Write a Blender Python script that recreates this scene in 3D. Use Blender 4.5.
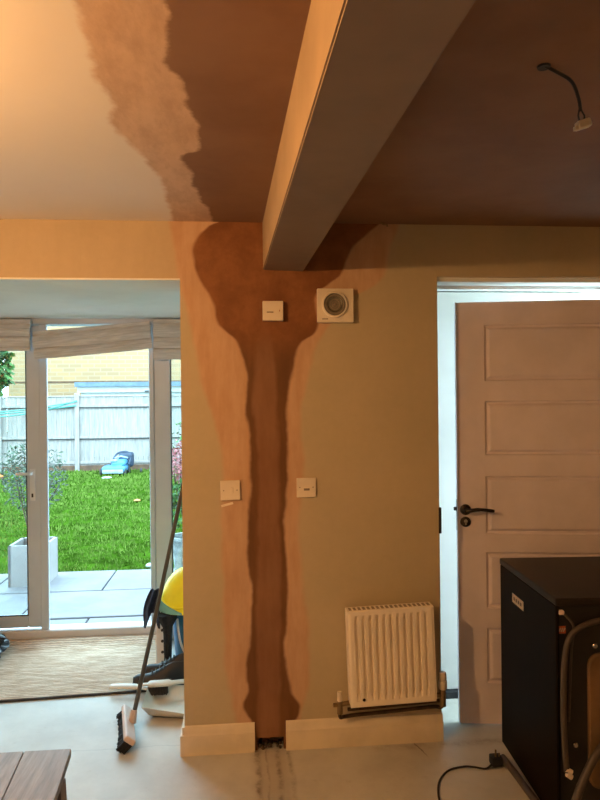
import bpy, bmesh, math, random
from mathutils import Vector, Matrix, noise
PI = math.pi
sc = bpy.context.scene
for o in list(bpy.data.objects): bpy.data.objects.remove(o)
COL = sc.collection

# ------------------------------------------------------------------ camera
ALPHA = math.atan(.09)
cd = bpy.data.cameras.new('camera'); cam = bpy.data.objects.new('camera', cd); COL.objects.link(cam)
cd.sensor_fit = 'VERTICAL'; cd.sensor_height = 24; cd.lens = 24*660/800; cd.clip_start = .05; cd.clip_end = 200
cam.location = (0, -2.988, 1.58)
cam.rotation_euler = (Matrix.Rotation(-ALPHA, 3, 'Z') @ Matrix.Rotation(PI/2, 3, 'X') @ Matrix.Rotation(math.radians(-.6), 3, 'Z')).to_euler()
sc.camera = cam
# ------------------------------------------------------------------ world, lamps, exposure
w = bpy.data.worlds.new('sky'); sc.world = w; w.use_nodes = True
bg = w.node_tree.nodes['Background']; bg.inputs['Color'].default_value = (.52, .84, 1, 1); bg.inputs['Strength'].default_value = 11.5
sc.view_settings.view_transform = 'Standard'; sc.view_settings.look = 'None'
sc.view_settings.exposure = 0; sc.view_settings.gamma = 1; sc.view_settings.use_curve_mapping = False
def light(name, kind, loc, energy, color, **k):
    l = bpy.data.lights.new(name, kind); l.energy = energy; l.color = color
    o = bpy.data.objects.new(name, l); COL.objects.link(o); o.location = loc
    for a, b in k.items():
        if a == 'rot': o.rotation_euler = b
        elif a == 'portal': l.cycles.is_portal = b
        else: setattr(l, a, b)
    return o
light('kitchen_lamp', 'POINT', (-1.25, -1.80, 2.10), 84, (1, .50, .18), shadow_soft_size=.035)
light('dining_lamp', 'POINT', (-.6, -5.3, 2.05), 22, (1, .50, .18), shadow_soft_size=.06)  # unseen fill light added behind the camera
light('hall_daylight', 'AREA', (2.44, .30, 1.3), 50, (.70, .96, 1), shape='RECTANGLE', size=2.0, size_y=.26, rot=(0, PI/2, 0))
light('garden_portal', 'AREA', (-.97, 1.57, 1.1), 1, (1, 1, 1), shape='RECTANGLE', size=2.66, size_y=2.1, rot=(-PI/2, 0, 0), portal=True)

# ------------------------------------------------------------------ node helpers
def new_mat(name):
    m = bpy.data.materials.new(name); m.use_nodes = True
    nt = m.node_tree; p = nt.nodes['Principled BSDF']
    return m, nt, p
def N(nt, t, **k):
    n = nt.nodes.new(t)
    for a, b in k.items():
        if a.startswith('i_'):
            key = a[2:]; n.inputs[int(key) if key.isdigit() else key.replace('_', ' ')].default_value = b
        else: setattr(n, a, b)
    return n
def math_(nt, op, a, b=None, c=None, clamp=False):
    n = nt.nodes.new('ShaderNodeMath'); n.operation = op; n.use_clamp = clamp
    for i, v in enumerate((a, b, c)):
        if v is None: continue
        if isinstance(v, (int, float)): n.inputs[i].default_value = v
        else: nt.links.new(v, n.inputs[i])
    return n.outputs[0]
def noise_(nt, co, scale, detail=3, rough=.55, vec=None):
    n = nt.nodes.new('ShaderNodeTexNoise'); n.inputs['Scale'].default_value = scale
    n.inputs['Detail'].default_value = detail; n.inputs['Roughness'].default_value = rough
    if vec:
        mp = nt.nodes.new('ShaderNodeMapping'); mp.inputs['Scale'].default_value = vec
        nt.links.new(co, mp.inputs['Vector']); co = mp.outputs[0]
    nt.links.new(co, n.inputs['Vector']); return n.outputs['Fac']
def mix_(nt, f, a, b, blend='MIX'):
    n = nt.nodes.new('ShaderNodeMix'); n.data_type = 'RGBA'; n.blend_type = blend
    for s, v in ((n.inputs['Factor'], f), (n.inputs[6], a), (n.inputs[7], b)):
        if isinstance(v, (int, float)): s.default_value = v
        elif isinstance(v, tuple): s.default_value = (*v, 1) if len(v) == 3 else v
        else: nt.links.new(v, s)
    return n.outputs[2]
def ramp_(nt, f, lo, hi):
    n = nt.nodes.new('ShaderNodeMapRange'); n.interpolation_type = 'SMOOTHSTEP'
    n.inputs['From Min'].default_value = lo; n.inputs['From Max'].default_value = hi
    nt.links.new(f, n.inputs['Value']); return n.outputs['Result']
def objco(nt): return nt.nodes.new('ShaderNodeTexCoord').outputs['Object']
def bump_(nt, p, h, strength, dist=.01):
    b = nt.nodes.new('ShaderNodeBump'); b.inputs['Strength'].default_value = strength; b.inputs['Distance'].default_value = dist
    nt.links.new(h, b.inputs['Height']); nt.links.new(b.outputs[0], p.inputs['Normal'])
def simple(name, col, rough=.6, var=.12, nscale=8, bump=.1, bscale=60, metal=0, stretch=None, spec=.5, col2=None):
    m, nt, p = new_mat(name); co = objco(nt)
    f = noise_(nt, co, nscale, 4, .6, stretch)
    c2 = col2 or tuple(c*(1-var*2) for c in col)
    c1 = col if col2 else tuple(min(1, c*(1+var)) for c in col)
    nt.links.new(mix_(nt, ramp_(nt, f, .3, .7), c2, c1), p.inputs['Base Color'])
    p.inputs['Roughness'].default_value = rough; p.inputs['Metallic'].default_value = metal
    p.inputs['Specular IOR Level'].default_value = spec
    if bump: bump_(nt, p, noise_(nt, co, bscale, 3, .6, stretch), bump, .004)
    return m
def curve_(nt, val, pts, lo, hi):
    """x boundary as a function of another coordinate: pts [(value, x)], x in lo..hi"""
    pts = sorted(pts); a, b = pts[0][0], pts[-1][0]
    n = nt.nodes.new('ShaderNodeFloatCurve'); c = n.mapping.curves[0]
    q = [((v-a)/(b-a), (x-lo)/(hi-lo)) for v, x in pts]
    c.points[0].location = q[0]; c.points[1].location = q[-1]
    for t in q[1:-1]: c.points.new(*t)
    n.mapping.update()
    nt.links.new(math_(nt, 'DIVIDE', math_(nt, 'SUBTRACT', val, a), b-a, clamp=True), n.inputs['Value'])
    return math_(nt, 'ADD', math_(nt, 'MULTIPLY', n.outputs[0], hi-lo), lo)

# ------------------------------------------------------------------ plaster of the wall: dry, drying and wet bands
def wall_plaster():
    m, nt, p = new_mat('wall_plaster'); co = objco(nt)
    s = nt.nodes.new('ShaderNodeSeparateXYZ'); nt.links.new(co, s.inputs[0]); X, Y, Z = s.outputs
    wob = math_(nt, 'MULTIPLY', math_(nt, 'SUBTRACT', noise_(nt, co, 5.5, 3, .5), .5), .055)
    Xw = math_(nt, 'ADD', X, wob)
    L = [(2.385,-.09),(2.35,-.155),(2.30,-.19),(2.23,-.205),(2.145,-.184),(2.033,-.119),(1.921,-.089),(1.844,-.018),(1.718,.03),(1.583,.029),(1.221,.034),(.86,.026),(.725,.042),(.499,.031),(.342,.011),(.274,.015),(.208,-.004),(.157,.018),(.129,.036),(0,.04)]
    Rr = [(2.385,.64),(2.334,.581),(2.273,.515),(2.209,.482),(2.159,.468),(2.113,.412),(2.058,.356),(1.898,.345),(1.835,.276),(1.739,.239),(1.626,.215),(1.218,.206),(1.036,.195),(.673,.205),(.402,.193),(.265,.21),(.172,.25),(.119,.226),(0,.2)]
    OL = [(2.382,-.31),(2.033,-.248),(1.854,-.21),(1.584,-.155),(1.359,-.086),(1.134,-.088),(.684,-.088),(.459,-.086),(.233,-.057),(.151,-.036),(0,-.03)]
    OR = [(2.382,.74),(2.25,.68),(2.15,.66),(2.09,.60),(2.04,.50),(1.93,.42),(1.83,.35),(1.58,.278),(1.216,.279),(.989,.263),(.671,.278),(.488,.299),(.261,.282),(.153,.254),(0,.25)]
    IL = [(2.385,.09),(1.9,.09),(1.808,.072),(1.13,.072),(.588,.062),(.227,.064),(0,.064)]
    IR = [(2.385,.13),(1.9,.135),(1.808,.15),(1.13,.172),(.584,.170),(.222,.162),(0,.16)]
    cl = lambda pts: curve_(nt, Z, pts, -1, 1)
    def band(a, b, soft):
        u = ramp_(nt, math_(nt, 'SUBTRACT', Xw, cl(a)), -soft, soft)
        v = ramp_(nt, math_(nt, 'SUBTRACT', cl(b), Xw), -soft, soft)
        return math_(nt, 'MULTIPLY', u, v)
    big = noise_(nt, co, 2.2, 5, .6); fine = noise_(nt, co, 26, 5, .65); st = noise_(nt, co, 6, 4, .6, (3, 3, .6))
    dry = mix_(nt, ramp_(nt, big, .3, .7), (.46, .40, .27), (.51, .435, .30))
    drying = mix_(nt, ramp_(nt, st, .3, .7), (.50, .315, .195), (.58, .39, .26))
    blot = noise_(nt, co, 5, 6, .7)
    wet = mix_(nt, ramp_(nt, blot, .32, .70), (.175, .065, .022), (.275, .115, .045))
    wetlow = mix_(nt, ramp_(nt, st, .3, .7), (.125, .055, .022), (.165, .075, .032))
    chase = mix_(nt, ramp_(nt, st, .3, .7), (.21, .10, .05), (.25, .13, .07))
    c = mix_(nt, band(OL, OR, .016), dry, drying)
    # the frieze over the opening dries pinkish too
    fr = math_(nt, 'MULTIPLY', ramp_(nt, math_(nt, 'ADD', Z, wob), 2.0, 2.16), .85)
    frl = ramp_(nt, X, .95, .45)
    c = mix_(nt, math_(nt, 'MULTIPLY', fr, math_(nt, 'SUBTRACT', 1, frl)), c, c)
    left = ramp_(nt, math_(nt, 'MULTIPLY', X, -1), -.1, .25)
    c = mix_(nt, math_(nt, 'MULTIPLY', math_(nt, 'MULTIPLY', fr, left), .3), c, drying)
    low = ramp_(nt, math_(nt, 'MULTIPLY', Z, -1), -1.95, -1.7)
    c = mix_(nt, band(L, Rr, .010), c, mix_(nt, low, wet, wetlow))
    c = mix_(nt, math_(nt, 'MULTIPLY', band(IL, IR, .012), low), c, chase)
    # fine random mottle over all the plaster
    c = mix_(nt, .14, c, mix_(nt, fine, (.3, .3, .3), (.8, .8, .8)), 'OVERLAY')
    nt.links.new(c, p.inputs['Base Color']); p.inputs['Roughness'].default_value = .62
    p.inputs['Specular IOR Level'].default_value = .3
    bump_(nt, p, noise_(nt, co, 14, 6, .6), .25, .006)
    return m
def ceiling_plaster():
    m, nt, p = new_mat('ceiling_plaster'); co = objco(nt)
    s = nt.nodes.new('ShaderNodeSeparateXYZ'); nt.links.new(co, s.inputs[0]); X, Y, Z = s.outputs
    wob = math_(nt, 'MULTIPLY', math_(nt, 'SUBTRACT', noise_(nt, co, 8, 6, .65), .5), .075)
    Xw = math_(nt, 'ADD', X, wob)
    A = [(0,-.292),(-.068,-.290),(-.313,-.285),(-.554,-.283),(-.725,-.296),(-.88,-.337),(-.994,-.362),(-1.191,-.338),(-1.3,-.349),(-1.485,-.336),(-1.633,-.322),(-2.2,-.30),(-3,-.35)]
    B = [(0,-.12),(-.061,-.117),(-.254,-.137),(-.504,-.168),(-.665,-.167),(-.79,-.197),(-.851,-.134),(-.95,-.115),(-1.144,-.131),(-1.262,-.135),(-1.363,-.162),(-1.456,-.157),(-1.646,-.143),(-2.2,-.15),(-3,-.1)]
    ma = ramp_(nt, math_(nt, 'SUBTRACT', Xw, curve_(nt, Y, A, -1, 1)), -.014, .014)
    mb = ramp_(nt, math_(nt, 'SUBTRACT', Xw, curve_(nt, Y, B, -1, 1)), -.010, .012)
    big = noise_(nt, co, 2, 5, .6); sw = noise_(nt, co, 7, 5, .7, (2.2, .8, 1))
    cream = mix_(nt, big, (.76, .68, .58), (.82, .75, .65))
    pink = mix_(nt, ramp_(nt, sw, .3, .7), (.52, .34, .22), (.66, .46, .31))
    wet = mix_(nt, ramp_(nt, big, .3, .7), (.20, .10, .05), (.26, .14, .075))
    c = mix_(nt, ma, cream, pink); c = mix_(nt, mb, c, wet)
    c = mix_(nt, .10, c, mix_(nt, noise_(nt, co, 5, 8, .75), (.2, .2, .2), (.8, .8, .8)), 'OVERLAY')
    nt.links.new(c, p.inputs['Base Color']); p.inputs['Roughness'].default_value = .6; p.inputs['Specular IOR Level'].default_value = .25
    bump_(nt, p, noise_(nt, co, 12, 6, .6), .2, .006)
    return m
def floor_screed():
    m, nt, p = new_mat('floor_screed'); co = objco(nt)
    s = nt.nodes.new('ShaderNodeSeparateXYZ'); nt.links.new(co, s.inputs[0]); X, Y, Z = s.outputs
    wob = math_(nt, 'MULTIPLY', math_(nt, 'SUBTRACT', noise_(nt, co, 7, 4, .6), .5), .05)
    base = mix_(nt, ramp_(nt, noise_(nt, co, 3, 6, .65), .3, .7), (.44, .44, .42), (.55, .55, .52))
    blot = ramp_(nt, noise_(nt, co, 13, 5, .7), .60, .75)
    c = mix_(nt, math_(nt, 'MULTIPLY', blot, .35), base, (.30, .26, .22))
    def line(axis, pos, wd, amt, c, gate=None, col=(.10, .07, .05)):
        d = math_(nt, 'ABSOLUTE', math_(nt, 'SUBTRACT', math_(nt, 'ADD', axis, wob), pos))
        f = math_(nt, 'MULTIPLY', ramp_(nt, math_(nt, 'MULTIPLY', d, -1), -wd, 0), amt)
        if gate is not None: f = math_(nt, 'MULTIPLY', f, gate)
        return mix_(nt, f, c, col)
    near = math_(nt, 'MULTIPLY', ramp_(nt, math_(nt, 'MULTIPLY', Y, -1), -.02, .02), ramp_(nt, Y, -1.1, -.2))
    brk = ramp_(nt, noise_(nt, co, 14, 5, .7), .3, .75)
    g = math_(nt, 'MULTIPLY', near, brk)
    c = mix_(nt, math_(nt, 'MULTIPLY', near, math_(nt, 'MULTIPLY', ramp_(nt, math_(nt,'MULTIPLY',math_(nt,'ABSOLUTE',math_(nt,'SUBTRACT',math_(nt,'ADD',X,wob),.12)),-1), -.10, -.05), .4)), c, (.30, .25, .20))
    c = line(X, .062, .020, .9, c, g); c = line(X, .150, .022, .85, c, g); c = line(X, .205, .016, .6, c, g); c = line(X, .10, .008, .5, c, g)
    c = line(Y, .085, .006, .35, c, ramp_(nt, math_(nt, 'MULTIPLY', X, -1), .2, .3), (.25, .27, .28))
    # hairline crack running out from the wall under the radiator
    wall_foot = math_(nt, 'MULTIPLY', ramp_(nt, math_(nt, 'MULTIPLY', math_(nt, 'ABSOLUTE', math_(nt, 'SUBTRACT', Y, -.04)), -1), -.05, 0), ramp_(nt, X, .45, .7))
    c = mix_(nt, math_(nt, 'MULTIPLY', wall_foot, math_(nt, 'MULTIPLY', brk, .6)), c, (.16, .10, .06))  # broken darker band along the foot of the wall
    cr = math_(nt, 'MULTIPLY', ramp_(nt, Y, -.16, -.08), ramp_(nt, math_(nt, 'MULTIPLY', Y, -1), -.02, .0))
    c = line(math_(nt, 'ADD', X, math_(nt, 'MULTIPLY', Y, .25)), .775, .006, .8, c, cr)
    nt.links.new(c, p.inputs['Base Color']); p.inputs['Roughness'].default_value = .55; p.inputs['Specular IOR Level'].default_value = .4
    bump_(nt, p, noise_(nt, co, 20, 6, .6), .3, .006)
    return m
def wood(name, a, b, scale=(14, 1.2, 14), rough=.5):
    m, nt, p = new_mat(name); co = objco(nt)
    inf = nt.nodes.new('ShaderNodeObjectInfo')
    ad = nt.nodes.new('ShaderNodeVectorMath'); ad.operation = 'ADD'; nt.links.new(co, ad.inputs[0])
    cmb = nt.nodes.new('ShaderNodeCombineXYZ'); sc_ = math_(nt, 'MULTIPLY', inf.outputs['Random'], 30)
    for i in range(3): nt.links.new(sc_, cmb.inputs[i])
    nt.links.new(cmb.outputs[0], ad.inputs[1]); co = ad.outputs[0]
    g = noise_(nt, co, 3, 8, .7, scale)
    nt.links.new(mix_(nt, ramp_(nt, g, .3, .72), a, b), p.inputs['Base Color']); p.inputs['Roughness'].default_value = rough
    bump_(nt, p, g, .3, .003)
    return m
def brick_far():
    m, nt, p = new_mat('far_brick'); co = objco(nt)
    mp = N(nt, 'ShaderNodeMapping'); mp.inputs['Rotation'].default_value = (PI/2, 0, 0); nt.links.new(co, mp.inputs[0])
    b = N(nt, 'ShaderNodeTexBrick'); nt.links.new(mp.outputs[0], b.inputs['Vector'])
    b.inputs['Color1'].default_value = (.33, .19, .085, 1); b.inputs['Color2'].default_value = (.26, .155, .08, 1); b.inputs['Mortar'].default_value = (.30, .20, .12, 1)
    b.inputs['Scale'].default_value = 1; b.inputs['Brick Width'].default_value = .45; b.inputs['Row Height'].default_value = .15; b.inputs['Mortar Size'].default_value = .02
    nt.links.new(b.outputs['Color'], p.inputs['Base Color']); p.inputs['Roughness'].default_value = .9
    return m
def glass_mat():
    m = bpy.data.materials.new('glass'); m.use_nodes = True; nt = m.node_tree; nt.nodes.clear()
    o = N(nt, 'ShaderNodeOutputMaterial'); t = N(nt, 'ShaderNodeBsdfTransparent'); g = N(nt, 'ShaderNodeBsdfGlossy')
    t.inputs[0].default_value = (.93, .97, .96, 1); g.inputs['Roughness'].default_value = .02
    f = N(nt, 'ShaderNodeFresnel'); f.inputs[0].default_value = 1.45
    mx = N(nt, 'ShaderNodeMixShader'); nt.links.new(f.outputs[0], mx.inputs[0]); nt.links.new(t.outputs[0], mx.inputs[1]); nt.links.new(g.outputs[0], mx.inputs[2]); nt.links.new(mx.outputs[0], o.inputs[0])
    return m
def jute():
    m, nt, p = new_mat('jute'); co = objco(nt)
    wv = N(nt, 'ShaderNodeTexWave'); wv.bands_direction = 'Y'; wv.inputs['Scale'].default_value = 16; wv.inputs['Distortion'].default_value = 3.5; wv.inputs['Detail'].default_value = 4; wv.inputs['Detail Scale'].default_value = 2
    nt.links.new(co, wv.inputs['Vector'])
    h = wv.outputs['Fac']; g = noise_(nt, co, 6, 5, .7, (1, 5, 1))
    c = mix_(nt, ramp_(nt, g, .3, .7), (.35, .235, .15), (.58, .44, .33))
    nt.links.new(mix_(nt, .35, c, mix_(nt, h, (.2, .2, .2), (.8, .8, .8)), 'OVERLAY'), p.inputs['Base Color'])
    p.inputs['Roughness'].default_value = .95; bump_(nt, p, h, .6, .006)
    return m

M = {}
M['wall'] = wall_plaster(); M['ceil'] = ceiling_plaster(); M['floor'] = floor_screed()
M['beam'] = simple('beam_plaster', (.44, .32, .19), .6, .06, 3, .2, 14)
M['cream'] = simple('cream_wall', (.60, .55, .42), .7, .06, 2)
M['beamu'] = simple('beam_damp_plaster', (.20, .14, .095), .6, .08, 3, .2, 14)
M['extw'] = simple('extension_white', (.84, .86, .84), .7, .04, 2)
M['hallw'] = simple('hall_white', (.80, .83, .83), .6, .03, 2)
M['skirt'] = simple('skirting_paint', (.74, .66, .52), .45, .06, 5)
M['doorp'] = simple('door_paint', (.75, .69, .76), .45, .04, 4, .08, 90)
M['upvc'] = simple('upvc', (.45, .51, .58), .35, .03, 4, 0)
M['glass'] = glass_mat()
M['sill'] = simple('sill_grey', (.58, .55, .54), .5, .04, 4, 0)
M['blind'] = simple('blind_fabric', (.56, .56, .57), .9, .09, 9, .3, 90, stretch=(1, 1, 12))
M['rad'] = simple('radiator_enamel', (.92, .84, .72), .35, .03, 3, 0)
M['plastic'] = simple('white_plastic', (.78, .70, .58), .35, .04, 5, 0)
M['grille'] = simple('grille_grey', (.20, .19, .15), .4, .1, 20, 0)
M['dark'] = simple('dark_metal', (.035, .028, .024), .3, .1, 20, 0, metal=.6)
M['brass'] = simple('brass', (.30, .22, .12), .35, .1, 20, 0, metal=.8)
M['copper'] = simple('dull_copper', (.10, .065, .045), .5, .2, 20, 0, metal=.5)
M['handlew'] = simple('handle_white', (.60, .64, .68), .4, .03, 4, 0)
M['chrome'] = simple('satin_chrome', (.6, .6, .6), .25, .05, 20, 0, metal=1)
M['wmside'] = simple('machine_black', (.007, .004, .002), .5, .2, 5, 0, spec=.04)
M['wmtop'] = simple('machine_top', (.022, .017, .014), .45, .1, 5, 0, spec=.2)
M['wmback'] = simple('machine_back', (.010, .009, .009), .5, .2, 6, .1)
M['wmtan'] = simple('machine_cover_brown', (.16, .10, .05), .5, .2, 5, .1)
M['hose'] = simple('grey_hose', (.065, .052, .045), .5, .1, 20, .2)
M['cord'] = simple('black_cord', (.008, .006, .005), .5, .1, 20, 0)
M['rubble'] = simple('rubble', (.10, .07, .05), .95, .3, 30, .6)
M['black'] = simple('black_plastic', (.013, .014, .018), .55, .2, 12, .2)
M['bag'] = simple('bin_bag', (.012, .013, .018), .28, .3, 12, .2)
M['navy'] = simple('navy_cloth', (.025, .035, .075), .8, .3, 12, .2)
M['yellow'] = simple('yellow_plastic', (.95, .84, .02), .4, .05, 6, .1)
M['teal'] = simple('teal_plastic', (.16, .42, .40), .5, .1, 6, 0)
M['blue'] = simple('blue_plastic', (.015, .15, .33), .4, .1, 6, 0)
M['whiteb'] = simple('white_board', (.80, .84, .88), .5, .06, 6, 0)
M['bristle'] = simple('black_bristle', (.012, .012, .016), .8, .3, 60, .3)
M['pinkp'] = simple('pale_pink_plastic', (.62, .50, .45), .5, .06, 6, 0)
M['pole'] = simple('grey_pole', (.10, .10, .095), .35, .1, 6, 0, metal=.5)
M['panw'] = simple('cream_plastic', (.66, .63, .56), .45, .06, 6, 0)
M['jute'] = jute(); M['rugedge'] = simple('rug_edge', (.05, .05, .055), .9, .2, 20)
M['table'] = wood('table_oak', (.13, .10, .08), (.33, .28, .23))
M['tabledark'] = wood('table_leg_oak', (.12, .07, .04), (.22, .13, .08), (14, 14, 1.2))
M['slab'] = simple('patio_stone', (.135, .118, .125), .7, .14, 3, .4, 20, col2=(.10, .088, .095))
M['joint'] = simple('patio_joint', (.05, .055, .05), .9, .2, 20)
M['soil'] = simple('lawn_soil', (.025, .055, .004), .95, .3, 4, .4, 40, spec=0)
M['grass'] = simple('grass_blades', (.115, .165, .032), .9, .25, 1.6, 0, spec=0, stretch=(.6, 1.6, 1), col2=(.050, .095, .012))
M['fence'] = wood('grey_fence_wood', (.20, .17, .158), (.30, .255, .235), (6, 6, .8), .9)
M['gravelb'] = simple('brown_board', (.11, .055, .03), .9, .2, 6)
M['cap'] = simple('fence_cap_dark', (.035, .03, .03), .9, .2, 6)
M['brick'] = brick_far()
M['roofg'] = simple('grey_roof', (.10, .135, .18), .8, .1, 6)
M['fascia'] = simple('white_fascia', (.36, .36, .35), .6, .05, 6)
M['leafo'] = simple('olive_leaf', (.075, .10, .065), .7, .4, 10, 0)
M['leafg'] = simple('green_leaf', (.04, .12, .02), .7, .4, 4, 0)
M['petal'] = simple('pink_petal', (.36, .085, .095), .7, .3, 10, 0, col2=(.42, .22, .22))
M['stem'] = simple('stem_brown', (.07, .05, .03), .9, .2, 10)
M['pots'] = simple('pot_pale', (.24, .25, .25), .8, .25, 14, .2)
M['planter'] = simple('planter_white', (.22, .19, .185), .6, .04, 6)
M['mblue'] = simple('mower_blue', (.04, .15, .28), .4, .1, 12, 0)
M['mpale'] = simple('mower_pale', (.22, .30, .34), .4, .1, 12, 0)
M['mnavy'] = simple('mower_navy', (.012, .025, .055), .6, .2, 12, 0)
M['disc'] = simple('white_disc', (.30, .31, .28), .6, .1, 12, 0)
M['orange'] = simple('orange_toy', (.40, .12, .02), .6, .1, 12, 0)
M['turq'] = simple('turquoise_line', (.05, .22, .19), .6, .1, 12, 0)
M['label'] = simple('paper_label', (.55, .47, .36), .6, .1, 60, 0)
M['red'] = simple('warning_red', (.45, .09, .04), .6, .1, 60, 0)
M['ink'] = simple('print_grey', (.10, .08, .07), .7, .1, 60, 0)
M['led'] = simple('switch_shadow', (.30, .24, .18), .6, .1, 60, 0)  # darker beige for screws, slots, louvres and lettering

# ------------------------------------------------------------------ mesh helpers (verts written in world metres)
def box(bm, x0, x1, y0, y1, z0, z1, bev=0, rot=None, seg=1):
    r = bmesh.ops.create_cube(bm, size=1)
    vs = r['verts']
    bmesh.ops.scale(bm, vec=(x1-x0, y1-y0, z1-z0), verts=vs)
    if bev:
        es = list({e for v in vs for e in v.link_edges})
        rb = bmesh.ops.bevel(bm, geom=es, offset=bev, segments=seg, affect='EDGES', profile=.6)
        vs = list({v for f in rb['faces'] for v in f.verts} | {v for v in vs if v.is_valid})
    mt = Matrix.Translation(((x0+x1)/2, (y0+y1)/2, (z0+z1)/2))
    if rot is not None: mt = mt @ rot.to_4x4()
    bmesh.ops.transform(bm, matrix=mt, verts=vs)
    return vs
def tube(bm, pts, r, n=10, cap=True):
    pts = [Vector(p) for p in pts]; rs = r if isinstance(r, (list, tuple)) else [r]*len(pts)
    rings = []; a = None
    for i, p in enumerate(pts):
        d = (pts[min(i+1, len(pts)-1)]-pts[max(i-1, 0)]).normalized()
        if a is None:
            a = d.orthogonal().normalized()
        else: a = (a-d*a.dot(d)).normalized()
        b = d.cross(a)
        rings.append([bm.verts.new(p+(a*math.cos(t)+b*math.sin(t))*rs[i]) for t in [2*PI*k/n for k in range(n)]])
    for q in range(len(rings)-1):
        for k in range(n):
            bm.faces.new((rings[q][k], rings[q][(k+1) % n], rings[q+1][(k+1) % n], rings[q+1][k]))
    if cap:
        bm.faces.new(rings[0][::-1]); bm.faces.new(rings[-1])
def lathe(bm, prof, c, axis='Z', n=24):
    """prof: (radius, height) along axis from centre c"""
    rings = []; ax = {'Z': Matrix.Identity(3), 'Y': Matrix.Rotation(PI/2, 3, 'X'), 'X': Matrix.Rotation(PI/2, 3, 'Y')}[axis]
    for r, h in prof:
        rings.append([bm.verts.new(Vector(c)+ax @ Vector((max(r, 1e-4)*math.cos(2*PI*k/n), max(r, 1e-4)*math.sin(2*PI*k/n), h))) for k in range(n)])
    for q in range(len(rings)-1):
        for k in range(n): bm.faces.new((rings[q][k], rings[q][(k+1) % n], rings[q+1][(k+1) % n], rings[q+1][k]))
    bm.faces.new(rings[0][::-1]); bm.faces.new(rings[-1])
def smooth_path(ctrl, n=8):
    P = [Vector(c) for c in ctrl]; P = [P[0]*2-P[1]]+P+[P[-1]*2-P[-2]]; out = []
    for i in range(1, len(P)-2):
        for k in range(n):
            t = k/n; a, b, c, d = P[i-1:i+3]
            out.append(.5*((2*b)+(c-a)*t+(2*a-5*b+4*c-d)*t*t+(3*b-a-3*c+d)*t**3))
    out.append(P[-2]); return out
def B(*a, **k):
    bm = bmesh.new(); box(bm, *a, **k); return bm
def obj(name, bm, mat, parent=None, smooth=False, kind=None, label=None):
    if parent is not None: bmesh.ops.transform(bm, matrix=wm(parent).inverted(), verts=bm.verts)
    bmesh.ops.recalc_face_normals(bm, faces=bm.faces)
    me = bpy.data.meshes.new(name); bm.to_mesh(me); bm.free()
    if smooth:
        for f in me.polygons: f.use_smooth = True
        try: me.set_sharp_from_angle(angle=math.radians(40))
        except Exception: pass
    me.materials.append(M[mat] if isinstance(mat, str) else mat)
    o = bpy.data.objects.new(name, me); COL.objects.link(o); o.parent = parent
    if kind: o['kind'] = kind
    if label: o['label'] = label
    return o
def wm(o):
    m = o.matrix_basis.copy()
    while o.parent: o = o.parent; m = o.matrix_basis @ m
    return m
def thing(name, label, cat, loc, rotz=0, group=None, roty=0):
    o = bpy.data.objects.new(name, None); COL.objects.link(o); o.location = loc; o.rotation_euler = (0, roty, rotz); o.empty_display_size = .1
    o['label'] = label; o['category'] = cat
    if group: o['group'] = group
    return o
def tag(o, label, cat, group=None):
    o['label'] = label; o['category'] = cat
    if group: o['group'] = group
    return o
def struct(name, bm, mat, parent=None, **k):
    return obj(name, bm, mat, parent, kind=None if parent else 'structure', **k)
def copy_tree(o, parent=None):
    c = o.copy(); COL.objects.link(c); c.parent = parent
    for ch in [q for q in bpy.data.objects if q.parent == o]: copy_tree(ch, c)
    return c

# ------------------------------------------------------------------ room shell
CE = 2.385; PX = -.265
bm = bmesh.new()
box(bm, -2.3, PX, 0, .3, 2.13, CE)                       # over the garden opening
box(bm, PX, .06, 0, .3, 0, CE); box(bm, .18, .36, 0, .3, 0, CE)
box(bm, .06, .18, 0, .3, .055, CE); box(bm, .06, .18, .07, .3, 0, .055)   # pier with the open hole at its foot
box(bm, .36, .912, 0, .14, 0, CE)
box(bm, .912, 1.94, 0, .14, 2.145, CE); box(bm, 1.94, 2.6, 0, .14, 0, CE)
struct('wall_front', bm, 'wall')
struct('trim_4', B(-2.3, PX-.001, .004, .3, 2.122, 2.13), 'extw', label='white soffit of the garden opening')
struct('wall_left', B(-2.45, -2.3, -6.2, 1.6, -.1, CE+.1), 'cream')
struct('wall_right', B(2.6, 2.75, -6.2, .7, -.1, CE+.1), 'cream')
struct('wall_back', B(-2.3, 2.6, -6.35, -6.2, -.1, CE+.1), 'cream')
struct('floor', B(-2.45, 2.75, -6.35, 1.5, -.12, 0), 'floor')
struct('ceiling', B(-2.45, 2.75, -6.35, .1, CE, CE+.12), 'ceil')
struct('ceiling', B(-2.45, .5, .28, 1.56, 2.13, 2.3), 'extw', label='low white ceiling of the garden room')
struct('wall_extension_right', B(.36, .46, .3, 1.5, 0, 2.13), 'extw')
# hall beyond the inner door
struct('wall_hall', B(.5, 2.6, .46, .56, 0, CE), 'hallw')
struct('wall_hall_side', B(.46, .52, .14, .56, 0, CE), 'hallw')
struct('ceiling', B(.46, 2.6, .14, .56, CE-.02, CE), 'hallw')
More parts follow.
